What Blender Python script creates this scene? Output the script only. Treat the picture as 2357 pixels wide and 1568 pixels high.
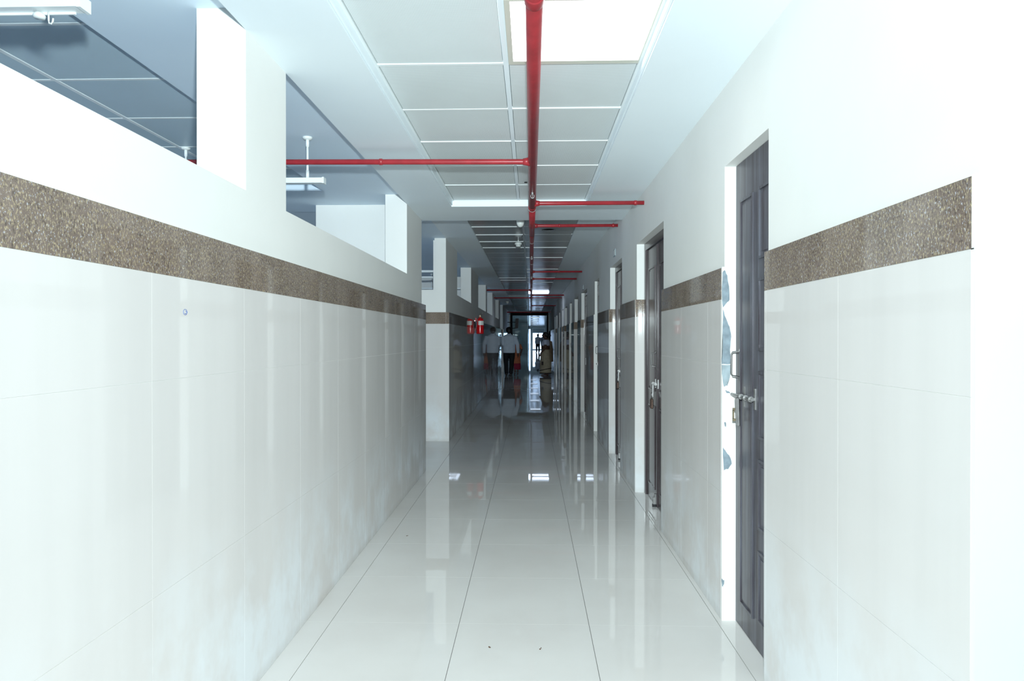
import bpy, bmesh, math, random
from mathutils import Vector, Matrix
random.seed(7)
sc = bpy.context.scene
C = sc.collection
for o in list(bpy.data.objects): bpy.data.objects.remove(o)

# ------------------------------------------------------------------ camera
cam_d = bpy.data.cameras.new('camera'); cam = bpy.data.objects.new('camera', cam_d); C.objects.link(cam)
cam.location = (0, 0, 1.324)
YAW = math.atan(43.5/1552); PITCH = math.atan(6/1552)
cam.rotation_euler = (math.pi/2 - PITCH, 0, YAW)
cam_d.sensor_width = 36; cam_d.lens = 36*1552/2357
cam_d.clip_start = 0.05; cam_d.clip_end = 400
sc.camera = cam

# ------------------------------------------------------------------ world: flat bright overcast daylight
w = bpy.data.worlds.new('daylight'); sc.world = w; w.use_nodes = True
nt = w.node_tree; bg = nt.nodes['Background']
bg.inputs[0].default_value = (0.50, 0.70, 1.0, 1); bg.inputs[1].default_value = 4.6

# ------------------------------------------------------------------ camera flash on the hot shoe
FLASH = 2120
fl = bpy.data.lights.new('flash', 'SPOT'); fl.energy = 1; fl.color = (0.855, 1.0, 1.04)
fl.spot_size = math.radians(150); fl.spot_blend = 0.45; fl.shadow_soft_size = 0.035
fl.use_nodes = True
n = fl.node_tree.nodes; em = n['Emission']
lf = n.new('ShaderNodeLightFalloff'); lf.inputs[0].default_value = FLASH; lf.inputs[1].default_value = 33
fl.node_tree.links.new(lf.outputs['Quadratic'], em.inputs['Strength'])
fo = bpy.data.objects.new('flash', fl); C.objects.link(fo)
fo.location = (0.03, 0.02, 1.614); fo.rotation_euler = (math.radians(90), 0, YAW)

# ------------------------------------------------------------------ exposure
sc.view_settings.view_transform = 'Standard'; sc.view_settings.look = 'None'
sc.view_settings.gamma = 1; sc.view_settings.use_curve_mapping = False
sc.view_settings.exposure = 0.0

# ------------------------------------------------------------------ materials
def nmat(name):
    m = bpy.data.materials.new(name); m.use_nodes = True
    return m, m.node_tree, m.node_tree.nodes['Principled BSDF']
def ramp(t, stops):
    r = t.nodes.new('ShaderNodeValToRGB'); e = r.color_ramp.elements
    while len(e) < len(stops): e.new(0.5)
    for k, (p, c) in enumerate(stops):
        e[k].position = p; e[k].color = (*c, 1) if len(c) == 3 else c
    return r
def wpos(t, scale=(1, 1, 1)):
    g = t.nodes.new('ShaderNodeNewGeometry'); mp = t.nodes.new('ShaderNodeMapping')
    mp.inputs['Scale'].default_value = scale; t.links.new(g.outputs['Position'], mp.inputs[0]); return mp.outputs[0]
def noise(t, vec, scale, detail=3, rough=0.5):
    x = t.nodes.new('ShaderNodeTexNoise'); x.inputs['Scale'].default_value = scale
    x.inputs['Detail'].default_value = detail; x.inputs['Roughness'].default_value = rough
    t.links.new(vec, x.inputs['Vector']); return x
def bump(t, b, h, strength, dist=0.002):
    u = t.nodes.new('ShaderNodeBump'); u.inputs['Strength'].default_value = strength; u.inputs['Distance'].default_value = dist
    t.links.new(h, u.inputs['Height']); t.links.new(u.outputs[0], b.inputs['Normal'])
def simple(name, col, rough=0.5, metal=0, spec=0.5, var=0.0, scale=8, bmp=0.0):
    m, t, b = nmat(name)
    b.inputs['Roughness'].default_value = rough; b.inputs['Metallic'].default_value = metal
    b.inputs['Specular IOR Level'].default_value = spec
    x = noise(t, wpos(t), scale)
    r = ramp(t, [(0.3, tuple(c*(1-var) for c in col)), (0.7, tuple(min(1, c*(1+var)) for c in col))])
    t.links.new(x.outputs[0], r.inputs[0]); t.links.new(r.outputs[0], b.inputs['Base Color'])
    if bmp:
        y = noise(t, wpos(t), 60, 4); bump(t, b, y.outputs[0], bmp)
    return m
def emit(name, col, s):
    m, t, b = nmat(name); b.inputs['Base Color'].default_value = (*col, 1)
    b.inputs['Emission Color'].default_value = (*col, 1); b.inputs['Emission Strength'].default_value = s
    return m

M = {}
M['plaster'] = simple('cream wall plaster', (0.82, 0.82, 0.785), 0.6, var=0.02, scale=2.5, bmp=0.15)
M['ceil'] = simple('pale blue white ceiling plaster', (0.87, 0.95, 0.985), 0.55, var=0.015, scale=1.5, bmp=0.08)
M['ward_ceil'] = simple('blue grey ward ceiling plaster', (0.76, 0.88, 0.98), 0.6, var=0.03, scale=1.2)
M['grout'] = simple('pale wall grout', (0.77, 0.77, 0.735), 0.8)
M['floor_grout'] = simple('dark floor grout', (0.16, 0.15, 0.14), 0.9)
M['tee'] = simple('white ceiling grid metal', (0.85, 0.90, 0.90), 0.35, var=0.01)
M['white'] = simple('white enamel', (0.85, 0.90, 0.90), 0.3, var=0.01)
M['white_plastic'] = simple('white plastic', (0.82, 0.85, 0.82), 0.35)
M['dark'] = simple('dark void', (0.006, 0.007, 0.008), 0.9)
M['red'] = simple('red fire pipe paint', (0.36, 0.024, 0.032), 0.35, var=0.14, scale=14, bmp=0.05)
M['redpaint'] = simple('glossy red enamel', (0.65, 0.01, 0.015), 0.18, var=0.03)
M['steel'] = simple('worn chrome', (0.36, 0.355, 0.35), 0.45, metal=1, var=0.12, scale=40)
M['brass'] = simple('tarnished brass', (0.30, 0.25, 0.17), 0.5, metal=1, var=0.2, scale=50)
M['lockbrown'] = simple('rusty brown lock', (0.14, 0.09, 0.07), 0.4, metal=0.6, var=0.3, scale=60)
M['rubber'] = simple('black rubber', (0.01, 0.01, 0.012), 0.6)
M['darkframe'] = simple('dark anodised frame', (0.008, 0.009, 0.011), 0.7, spec=0.2)
M['maroon'] = simple('dark maroon board', (0.035, 0.02, 0.03), 0.5)
M['concrete'] = simple('bare blue grey plaster', (0.24, 0.30, 0.34), 0.85, var=0.2, scale=35, bmp=0.6)
M['putty'] = simple('pale blue primer patch', (0.33, 0.40, 0.43), 0.8, var=0.15, scale=30, bmp=0.4)
M['teal'] = simple('pale teal lobby wall', (0.50, 0.58, 0.58), 0.35, var=0.04)
M['ground'] = simple('pale paving', (0.55, 0.58, 0.6), 0.8, var=0.1)
M['crumb'] = simple('dry leaf crumb', (0.10, 0.045, 0.02), 0.8, var=0.4, scale=200)
M['ink'] = simple('blue ink', (0.08, 0.16, 0.45), 0.6)
M['blackink'] = simple('black paint chip', (0.02, 0.02, 0.02), 0.6)
M['lamp'] = emit('lit ceiling panel', (0.93, 1.0, 1.0), 3.2)
M['lampfar'] = emit('lit far ceiling panel', (0.66, 0.80, 1.0), 5)
M['lamplobby'] = emit('lit lobby ceiling panel', (0.72, 0.84, 1.0), 1.6)
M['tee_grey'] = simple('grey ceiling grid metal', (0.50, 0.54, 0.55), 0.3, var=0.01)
M['skin'] = simple('brown skin', (0.10, 0.045, 0.03), 0.5, var=0.05)
M['hair'] = simple('black hair', (0.008, 0.007, 0.008), 0.45, var=0.3, scale=90)
M['shirt'] = simple('pale blue white shirt cotton', (0.72, 0.82, 0.97), 0.8, var=0.05, scale=12, bmp=0.4)
M['trouser'] = simple('black trouser cloth', (0.008, 0.010, 0.014), 0.8, var=0.2)
M['shoe'] = simple('black shoe leather', (0.01, 0.01, 0.01), 0.35)
M['blouse'] = simple('white blouse', (0.62, 0.66, 0.85), 0.8, var=0.04)
M['sari'] = simple('beige sari', (0.42, 0.36, 0.26), 0.75, var=0.12, scale=14, bmp=0.4)
M['sari_border'] = simple('dark brown sari border', (0.035, 0.022, 0.02), 0.7)
M['pallu'] = simple('brown sari drape', (0.20, 0.14, 0.09), 0.75, var=0.15, scale=12)
M['orange'] = simple('orange cotton', (0.50, 0.15, 0.07), 0.8, var=0.15, scale=12)
M['crimson'] = simple('crimson cloth', (0.28, 0.01, 0.04), 0.8, var=0.1)
M['greycloth'] = simple('grey white cloth', (0.5, 0.56, 0.58), 0.8)

# glass
m, t, b = nmat('clear glass'); b.inputs['Base Color'].default_value = (0.8, 0.95, 0.93, 1)
b.inputs['Transmission Weight'].default_value = 1; b.inputs['Roughness'].default_value = 0.0; b.inputs['IOR'].default_value = 1.45
M['glass'] = m

# glossy cream wall tile with soft vertical haze and chalky splash stains low down
def wall_tile_mat(name, base, stain):
    m, t, b = nmat(name)
    a = noise(t, wpos(t, (6, 6, 0.5)), 1.2, 4)
    r1 = ramp(t, [(0.35, tuple(c*0.96 for c in base)), (0.65, base)])
    t.links.new(a.outputs[0], r1.inputs[0])
    s = noise(t, wpos(t, (1.2, 1.2, 0.9)), 2.0, 5, 0.6)
    g = t.nodes.new('ShaderNodeNewGeometry'); sp = t.nodes.new('ShaderNodeSeparateXYZ'); t.links.new(g.outputs['Position'], sp.inputs[0])
    mr = t.nodes.new('ShaderNodeMapRange'); mr.inputs[1].default_value = 0.75; mr.inputs[2].default_value = 0.25
    t.links.new(sp.outputs['Z'], mr.inputs[0])
    sr = ramp(t, [(0.42, (0, 0, 0)), (0.58, (1, 1, 1))]); t.links.new(s.outputs[0], sr.inputs[0])
    mu = t.nodes.new('ShaderNodeMath'); mu.operation = 'MULTIPLY'
    t.links.new(mr.outputs[0], mu.inputs[0]); t.links.new(sr.outputs[0], mu.inputs[1])
    mu2 = t.nodes.new('ShaderNodeMath'); mu2.operation = 'MULTIPLY'; mu2.inputs[1].default_value = 0.8; t.links.new(mu.outputs[0], mu2.inputs[0])
    mx = t.nodes.new('ShaderNodeMix'); mx.data_type = 'RGBA'
    t.links.new(mu2.outputs[0], mx.inputs['Factor']); t.links.new(r1.outputs[0], mx.inputs['A']); mx.inputs['B'].default_value = (*stain, 1)
    mg = t.nodes.new('ShaderNodeMapRange'); mg.inputs[1].default_value = 0.05; mg.inputs[2].default_value = 0.0; mg.inputs[4].default_value = 0.55
    t.links.new(sp.outputs['Z'], mg.inputs[0])
    gn = noise(t, wpos(t), 9, 4); gm = t.nodes.new('ShaderNodeMath'); gm.operation = 'MULTIPLY'; t.links.new(mg.outputs[0], gm.inputs[0]); t.links.new(gn.outputs[0], gm.inputs[1])
    mx2 = t.nodes.new('ShaderNodeMix'); mx2.data_type = 'RGBA'; t.links.new(gm.outputs[0], mx2.inputs['Factor'])
    t.links.new(mx.outputs['Result'], mx2.inputs['A']); mx2.inputs['B'].default_value = (0.34, 0.29, 0.23, 1)
    t.links.new(mx2.outputs['Result'], b.inputs['Base Color'])
    rr = t.nodes.new('ShaderNodeMapRange'); rr.inputs[3].default_value = 0.022; rr.inputs[4].default_value = 0.22
    t.links.new(mu.outputs[0], rr.inputs[0]); t.links.new(rr.outputs[0], b.inputs['Roughness'])
    b.inputs['IOR'].default_value = 1.55
    return m
M['tile'] = wall_tile_mat('glossy cream wall tile', (0.725, 0.70, 0.675), (0.80, 0.84, 0.86))
# floor tile
m, t, b = nmat('glossy ivory floor tile')
a = noise(t, wpos(t, (1, 1, 1)), 1.4, 5, 0.55)
r = ramp(t, [(0.3, (0.64, 0.615, 0.585)), (0.7, (0.70, 0.68, 0.65))]); t.links.new(a.outputs[0], r.inputs[0])
t.links.new(r.outputs[0], b.inputs['Base Color'])
a2 = noise(t, wpos(t, (1, 1, 1)), 3, 3); rr = t.nodes.new('ShaderNodeMapRange'); rr.inputs[3].default_value = 0.012; rr.inputs[4].default_value = 0.035
t.links.new(a2.outputs[0], rr.inputs[0]); t.links.new(rr.outputs[0], b.inputs['Roughness']); b.inputs['IOR'].default_value = 1.55
M['floor'] = m
# brown speckled band
m, t, b = nmat('brown speckled granite band')
p = wpos(t, (1, 1, 0.5))
base = noise(t, p, 9, 3); rb = ramp(t, [(0.35, (0.165, 0.122, 0.098)), (0.65, (0.235, 0.182, 0.152))]); t.links.new(base.outputs[0], rb.inputs[0])
f1 = noise(t, p, 230, 3, 0.65); q1 = ramp(t, [(0.52, (0, 0, 0)), (0.66, (1, 1, 1))]); t.links.new(f1.outputs[0], q1.inputs[0])
mx1 = t.nodes.new('ShaderNodeMix'); mx1.data_type = 'RGBA'; t.links.new(q1.outputs[0], mx1.inputs['Factor'])
t.links.new(rb.outputs[0], mx1.inputs['A']); mx1.inputs['B'].default_value = (0.47, 0.385, 0.24, 1)
p2 = wpos(t, (1, 1, 0.7)); mp = t.nodes.new('ShaderNodeVectorMath'); mp.operation = 'ADD'; mp.inputs[1].default_value = (7.1, 3.3, 5.7); t.links.new(p2, mp.inputs[0])
f2 = noise(t, mp.outputs[0], 210, 3, 0.6); q2 = ramp(t, [(0.60, (0, 0, 0)), (0.70, (1, 1, 1))]); t.links.new(f2.outputs[0], q2.inputs[0])
mx2 = t.nodes.new('ShaderNodeMix'); mx2.data_type = 'RGBA'; t.links.new(q2.outputs[0], mx2.inputs['Factor'])
t.links.new(mx1.outputs['Result'], mx2.inputs['A']); mx2.inputs['B'].default_value = (0.55, 0.56, 0.60, 1)
f3 = noise(t, mp.outputs[0], 140, 2, 0.5); q3 = ramp(t, [(0.33, (0.6, 0.6, 0.6)), (0.45, (1, 1, 1))]); t.links.new(f3.outputs[0], q3.inputs[0])
mx3 = t.nodes.new('ShaderNodeMix'); mx3.data_type = 'RGBA'; mx3.blend_type = 'MULTIPLY'; mx3.inputs['Factor'].default_value = 1
t.links.new(mx2.outputs['Result'], mx3.inputs['A']); t.links.new(q3.outputs[0], mx3.inputs['B'])
t.links.new(mx3.outputs['Result'], b.inputs['Base Color']); b.inputs['Roughness'].default_value = 0.04
M['band'] = m
# perforated metal ceiling tile
def perf(name, c0, c1, pitch, rough, amt_lo=0.16, amt_hi=0.30):
    m, t, b = nmat(name)
    g = t.nodes.new('ShaderNodeNewGeometry'); v = t.nodes.new('ShaderNodeVectorMath'); v.operation = 'SCALE'; v.inputs['Scale'].default_value = 1/pitch
    t.links.new(g.outputs['Position'], v.inputs[0])
    fr = t.nodes.new('ShaderNodeVectorMath'); fr.operation = 'FRACTION'; t.links.new(v.outputs[0], fr.inputs[0])
    sb = t.nodes.new('ShaderNodeVectorMath'); sb.operation = 'SUBTRACT'; sb.inputs[1].default_value = (0.5, 0.5, 0); t.links.new(fr.outputs[0], sb.inputs[0])
    ml = t.nodes.new('ShaderNodeVectorMath'); ml.operation = 'MULTIPLY'; ml.inputs[1].default_value = (1, 1, 0); t.links.new(sb.outputs[0], ml.inputs[0])
    ln = t.nodes.new('ShaderNodeVectorMath'); ln.operation = 'LENGTH'; t.links.new(ml.outputs[0], ln.inputs[0])
    r = ramp(t, [(amt_lo, c1), (amt_hi, c0)]); t.links.new(ln.outputs['Value'], r.inputs[0])
    a = noise(t, wpos(t), 1.5, 3); r2 = ramp(t, [(0.3, (0.93, 0.93, 0.92)), (0.7, (1, 1, 1))]); t.links.new(a.outputs[0], r2.inputs[0])
    mx = t.nodes.new('ShaderNodeMix'); mx.data_type = 'RGBA'; mx.blend_type = 'MULTIPLY'; mx.inputs['Factor'].default_value = 1
    t.links.new(r.outputs[0], mx.inputs['A']); t.links.new(r2.outputs[0], mx.inputs['B'])
    t.links.new(mx.outputs['Result'], b.inputs['Base Color']); b.inputs['Roughness'].default_value = rough
    return m
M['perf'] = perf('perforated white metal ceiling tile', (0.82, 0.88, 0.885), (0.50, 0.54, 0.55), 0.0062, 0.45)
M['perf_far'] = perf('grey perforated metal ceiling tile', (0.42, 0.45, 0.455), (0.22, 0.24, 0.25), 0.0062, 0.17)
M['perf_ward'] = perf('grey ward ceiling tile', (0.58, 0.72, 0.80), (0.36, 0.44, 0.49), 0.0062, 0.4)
# door wood
def wood(name, c0, c1, rough):
    m, t, b = nmat(name)
    a = noise(t, wpos(t, (14, 14, 0.7)), 2.2, 6, 0.65); r = ramp(t, [(0.32, c0), (0.70, c1)]); t.links.new(a.outputs[0], r.inputs[0])
    t.links.new(r.outputs[0], b.inputs['Base Color']); b.inputs['Roughness'].default_value = rough; b.inputs['Specular IOR Level'].default_value = 0.3
    bump(t, b, a.outputs[0], 0.25, 0.001); return m
M['wood'] = wood('dark varnished wood', (0.016, 0.010, 0.012), (0.10, 0.080, 0.085), 0.24)
M['wood_flash'] = wood('varnished wood lightened for flash', (0.045, 0.036, 0.042), (0.13, 0.135, 0.16), 0.33)  # same door wood, the flash's brightening painted in as a lighter grey

# ------------------------------------------------------------------ mesh helpers
def box(bm, x0, x1, y0, y1, z0, z1):
    v = [bm.verts.new((x, y, z)) for x in (x0, x1) for y in (y0, y1) for z in (z0, z1)]
    for f in ((0, 1, 3, 2), (4, 6, 7, 5), (0, 4, 5, 1), (2, 3, 7, 6), (0, 2, 6, 4), (1, 5, 7, 3)):
        bm.faces.new([v[i] for i in f])
def frames(pts):
    out = []
    for i, p in enumerate(pts):
        a = pts[max(0, i-1)]; c = pts[min(len(pts)-1, i+1)]
        d = (c-a).normalized(); ref = Vector((0, 0, 1)) if abs(d.z) < 0.85 else Vector((0, 1, 0))
        u = d.cross(ref).normalized(); v = u.cross(d).normalized(); out.append((p, u, v))
    return out
def tube(bm, pts, rad, n=12, ry=None, caps=True):
    pts = [Vector(p) for p in pts]
    if not hasattr(rad, '__len__'): rad = [rad]*len(pts)
    if ry is None: ry = rad
    elif not hasattr(ry, '__len__'): ry = [ry]*len(pts)
    rings = []
    for (p, u, v), a, b2 in zip(frames(pts), rad, ry):
        rings.append([bm.verts.new(p + u*a*math.cos(2*math.pi*k/n) + v*b2*math.sin(2*math.pi*k/n)) for k in range(n)])
    for r0, r1 in zip(rings, rings[1:]):
        for k in range(n): bm.faces.new((r0[k], r0[(k+1) % n], r1[(k+1) % n], r1[k]))
    if caps:
        bm.faces.new(rings[0][::-1]); bm.faces.new(rings[-1])
def loft(bm, rings, n=20, caps=True):
    """rings: (cx, cy, cz, rx, ry[, squareness])"""
    R = []
    for q in rings:
        cx, cy, cz, rx, ry = q[:5]
        R.append([bm.verts.new((cx+rx*math.cos(2*math.pi*k/n), cy+ry*math.sin(2*math.pi*k/n), cz)) for k in range(n)])
    for a, b2 in zip(R, R[1:]):
        for k in range(n): bm.faces.new((a[k], a[(k+1) % n], b2[(k+1) % n], b2[k]))
    if caps: bm.faces.new(R[0][::-1]); bm.faces.new(R[-1])
def lathe(bm, prof, c=(0, 0, 0), n=24):
    R = []
    for r, z in prof:
        R.append([bm.verts.new((c[0]+r*math.cos(2*math.pi*k/n), c[1]+r*math.sin(2*math.pi*k/n), c[2]+z)) for k in range(n)])
    for a, b2 in zip(R, R[1:]):
        for k in range(n): bm.faces.new((a[k], a[(k+1) % n], b2[(k+1) % n], b2[k]))
    bm.faces.new(R[0][::-1]); bm.faces.new(R[-1])
def ball(bm, c, r, seg=14):
    mt = Matrix.Translation(c) @ Matrix.Diagonal((r[0], r[1], r[2], 1))
    bmesh.ops.create_uvsphere(bm, u_segments=seg, v_segments=seg//2+2, radius=1, matrix=mt)
def obj(name, bm, mat, parent=None, smooth=False, loc=None):
    bmesh.ops.recalc_face_normals(bm, faces=bm.faces)
    me = bpy.data.meshes.new(name); bm.to_mesh(me); bm.free()
    if smooth:
        for f in me.polygons: f.use_smooth = True
    me.materials.append(mat)
    o = bpy.data.objects.new(name, me); C.objects.link(o)
    if parent: o.parent = parent
    if loc: o.location = loc
    return o
def bobj(name, dims, mat, parent=None):
    bm = bmesh.new(); box(bm, *dims); return obj(name, bm, mat, parent)
def boxes(name, lst, mat, parent=None):
    bm = bmesh.new()
    for d in lst: box(bm, *d)
    return obj(name, bm, mat, parent)
def thing(name, label, cat, loc=(0, 0, 0), rz=0, group=None):
    o = bpy.data.objects.new(name, None); C.objects.link(o); o.location = loc; o.rotation_euler = (0, 0, rz)
    o.empty_display_size = 0.1
    o['label'] = label; o['category'] = cat
    if group: o['group'] = group
    return o
def tag(o, label, cat, group=None):
    o['label'] = label; o['category'] = cat
    if group: o['group'] = group
    return o
def struct(o): o['kind'] = 'structure'; return o
def sempty(name, loc=(0, 0, 0)):
    o = bpy.data.objects.new(name, None); C.objects.link(o); o.location = loc; o.empty_display_size = 0.1
    return struct(o)
tcache = {}
def piece(name, x0, x1, y0, y1, z0, z1, mat, parent, ch=0.0):
    """box piece sharing mesh data with equal-sized ones, origin at its centre"""
    key = (name, round(x1-x0, 4), round(y1-y0, 4), round(z1-z0, 4), mat.name, ch)
    c = ((x0+x1)/2, (y0+y1)/2, (z0+z1)/2)
    if key not in tcache:
        bm = bmesh.new(); hx, hy, hz = (x1-x0)/2, (y1-y0)/2, (z1-z0)/2
        box(bm, -hx, hx, -hy, hy, -hz, hz)
        if ch: bmesh.ops.bevel(bm, geom=list(bm.edges), offset=ch, segments=1, affect='EDGES')
        bmesh.ops.recalc_face_normals(bm, faces=bm.faces)
        me = bpy.data.meshes.new(name); bm.to_mesh(me); bm.free(); me.materials.append(mat); tcache[key] = me
    o = bpy.data.objects.new(name, tcache[key]); C.objects.link(o); o.location = c; o.parent = parent
    return o

# ------------------------------------------------------------------ dimensions
XL, XR = -1.047, 0.892           # tile faces
XLU, XRU = -1.088, 0.908         # plaster faces above the tiles
XLI = -1.278                     # ward side of the left wall
ZB0, ZB1 = 1.504, 1.652          # brown band
YEND = 34.0                      # glass partition
GY = [0.0]

# ------------------------------------------------------------------ floor
floor = struct(bobj('floor', (-8.2, 4.2, -3.2, 75.2, -0.12, -0.0035), M['floor_grout']))
fx = [-7.532, -6.932] + [-6.332+0.6*k for k in range(9)] + [-0.932+0.0]
cols = [(-1.532, -0.932), (-0.932, -0.332), (-0.332, 0.268), (0.268, 0.868), (0.868, 1.10)]
y = 3.112 - 0.6*7
GX, GYY = 0.0013, 0.0006
stuff = bmesh.new()
while y < YEND+41:
    near = y < 14
    for (a, b2) in cols:
        if near and y > -1.2: piece('floor_tile', a+GX, b2-GX, y+GYY, y+0.6-GYY, -0.0034, 0, M['floor'], floor)
        else: box(stuff, a+GX, b2-GX, y+GYY, y+0.6-GYY, -0.0034, 0)
    y += 0.6
# cross passage and ward floors, lobby floor sides
for k in range(10):
    a = -7.532+0.6*k
    for yy in range(-6, 56):
        y0 = 3.112+0.6*yy
        if -3 < y0 < 33.4:
            if 6.0 < y0 < 8.6 and a > -3.5: piece('floor_tile', a+GX, a+0.6-GX, y0+GYY, y0+0.6-GYY, -0.0034, 0, M['floor'], floor)
            else: box(stuff, a+GX, a+0.6-GX, y0+GYY, y0+0.6-GYY, -0.0034, 0)
for a, b2 in ((-4.532, -3.932), (-3.932, -3.332), (-3.332, -2.732), (-2.732, -2.132), (-2.132, -1.532), (1.10, 1.7), (1.7, 2.3), (2.3, 2.9), (2.9, 3.5)):
    y = 33.712
    while y < 75:
        box(stuff, a+GX, b2-GX, y+GYY, y+0.6-GYY, -0.0034, 0); y += 0.6
so = obj('floor_tile', stuff, M['floor'], floor); so['kind'] = 'stuff'

# ------------------------------------------------------------------ tile cladding helpers
ZR = [(0.0, 0.6), (0.6, 1.203), (1.203, ZB0), (ZB0, ZB1)]
G = 0.0007
def clad_side(parent, face, core, sgn, y0, y1, joint0, far=False):
    """tiles on a wall parallel to the corridor; sgn=+1: visible face looks to +x"""
    t0, t1 = (face-0.009, face) if sgn > 0 else (face, face+0.009)
    g0, g1 = (core, face-0.0012) if sgn > 0 else (face+0.0012, core)
    boxes('grout', [(g0, g1, y0+0.0005, y1-0.0005, 0.0, ZB1-0.0005)], M['grout'], parent)
    js = [y0]
    k = math.ceil((y0-joint0)/0.6 + 1e-6)
    while joint0+0.6*k < y1-0.02:
        if joint0+0.6*k > y0+0.02: js.append(joint0+0.6*k)
        k += 1
    js.append(y1)
    sa, sb = bmesh.new(), bmesh.new(); cnt = 0
    for a, b2 in zip(js, js[1:]):
        for z0, z1 in ZR:
            band = z0 == ZB0
            if a < 13.2 and a > -1.5: piece('band_tile' if band else 'wall_tile', t0, t1, a+G, b2-G, z0+(0.0004 if band else G), z1-(0 if band else G), M['band' if band else 'tile'], parent)
            else: box(sb if band else sa, t0, t1, a+G, b2-G, z0+(0.0004 if band else G), z1-(0 if band else G)); cnt += 1
    if cnt:
        o = obj('wall_tile', sa, M['tile'], parent); o['kind'] = 'stuff'
        o = obj('band_tile', sb, M['band'], parent); o['kind'] = 'stuff'
    else: sa.free(); sb.free()
def clad_end(parent, facey, x0, x1, joint0=None, depth=0.02):
    """tiles on a face looking toward -y"""
    boxes('grout', [(x0+0.0005, x1-0.0005, facey+0.0012, facey+depth, 0.0, ZB1-0.0005)], M['grout'], parent)
    js = [x0]
    if joint0 is not None:
        k = math.ceil((x0-joint0)/0.6+1e-6)
        while joint0+0.6*k < x1-0.02:
            if joint0+0.6*k > x0+0.02: js.append(joint0+0.6*k)
            k += 1
    js.append(x1)
    for a, b2 in zip(js, js[1:]):
        for z0, z1 in ZR:
            band = z0 == ZB0
            piece('band_tile' if band else 'wall_tile', a+G, b2-G, facey, facey+0.009, z0+(0.0004 if band else G), z1-(0 if band else G), M['band' if band else 'tile'], parent)

# ------------------------------------------------------------------ left wall, near part (clerestory openings above a plaster sill)
Z1, Z2 = 1.888, 2.70
wl = struct(boxes('wall_left', [
    (XLI, XLU, -3.0, 6.69, 0, Z1),
    (XLI, XLU, -3.0, -0.6, Z1, Z2), (XLI, XLU, 2.548, 2.970, Z1, Z2), (XLI, XLU, 5.893, 6.69, Z1, Z2),
    (-2.04, XLI, 6.35, 6.69, 0, Z2), (-7.6, -2.04, 6.35, 6.69, 0, 1.95)], M['plaster']))
clad_side(wl, XL, XLU, 1, -3.0, 6.70, 1.835-0.6)
clad_end_y = 8.6
# far left wall
FS = 1.955
wf = struct(boxes('wall_left_far', [
    (XLI, XLU, 8.6+0.20, 23.8, 0, FS),
    (XLI, XLU, 8.8, 9.93, FS, Z2), (XLI, XLU, 12.24, 13.92, FS, Z2), (XLI, XLU, 16.25, 16.75, FS, Z2),
    (XLI, XLU, 19.0, 20.6, FS, Z2), (XLI, XLU, 22.7, 23.8, FS, Z2),
    (XLI, XLU, 26.0, 34.0, 0, Z2),
    (-1.234, XLU, 8.6095, 8.8, 0, Z2), (-7.6, -1.234, 8.6095, 8.8, 0, 1.941)], M['plaster']))
clad_side(wf, XL, XLU, 1, 8.6095, 23.8, 8.6)
clad_side(wf, XL, XLU, 1, 26.0, 34.0, 26.0)
clad_end(wf, 8.6, -7.6, XL, -1.087, 0.0094)
clad_end(wf, 25.985, -1.6, XLU-0.001, depth=0.014)

# ward shells on the left, with unseen window openings added for blue daylight
ww = struct(boxes('wall_ward', [
    (-7.8, -7.6, -3.0, 34, 0, 0.9), (-7.8, -7.6, -3.0, 34, 2.2, 2.8),
    (-7.8, -7.6, -3.0, -1.0, 0.9, 2.2), (-7.8, -7.6, 0.8, 2.2, 0.9, 2.2), (-7.8, -7.6, 4.0, 7.0, 0.9, 2.2), (-7.8, -7.6, 8.4, 10.2, 0.9, 2.2),
    (-7.8, -7.6, 11.8, 14.0, 0.9, 2.2), (-7.8, -7.6, 15.6, 19.0, 0.9, 2.2), (-7.8, -7.6, 20.4, 24.0, 0.9, 2.2), (-7.8, -7.6, 25.4, 34, 0.9, 2.2),
    (-7.6, XLI, 14.1, 14.3, 0, 2.7), (-7.6, XLI, 20.0, 20.2, 0, 2.7), (-7.6, -1.6, 26.0, 26.2, 0, 2.7), (-1.6, XLI, 26.0, 26.2, 0, 2.7)], M['plaster']))

# ------------------------------------------------------------------ right wall with door openings
ZD = 2.126
# (near y, far y, door plane x, tiled jamb, double leaf)
DOORS = [(0.30, 1.393, 1.075, False), (2.606, 3.19, 0.957, False), (4.645, 5.815, 0.973, True), (6.755, 7.76, 0.966, True),
         (9.02, 9.62, 0.945, False), (10.93, 12.15, 0.962, True), (12.97, 14.05, 0.975, True), (14.95, 15.77, 0.958, False),
         (17.0, 18.2, 0.975, True), (18.8, 19.70, 0.965, True), (20.9, 21.7, 0.96, False), (22.9, 24.3, 0.975, True), (24.9, 25.8, 0.96, False)]
XRO = 1.13
bl = []; prev = -3.0
for (a, b2, X, tj) in DOORS:
    bl.append((XRU, XRO, prev, a, 0, ZD)); prev = b2
bl.append((XRU, XRO, prev, 34.0, 0, ZD)); bl.append((XRU, XRO, -3.0, 34.0, ZD, Z2))
wr = struct(boxes('wall_right', bl, M['plaster']))
prev = -3.0
J0 = {0: 0.0, 1: 1.985, 2: 3.43, 3: 5.84, 4: 8.0}
for i, (a, b2, X, tj) in enumerate(DOORS):
    clad_side(wr, XR, XRU, -1, prev, a, J0.get(i, prev), False)
    # plaster jamb lip that hides the tile ends of untiled doorways
    prev = b2
clad_side(wr, XR, XRU, -1, prev, 34.0, prev)
for i, (a, b2, X, tj) in enumerate(DOORS):
    if tj: clad_end(wr, b2-0.016, XR+0.001, X-0.001, depth=0.0158)
    else: boxes('jamb_plaster', [(XR+0.0008, X if i else 1.13, b2-0.012, b2-0.0002, 0, ZB1+0.004)], M['plaster'], wr)

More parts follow.
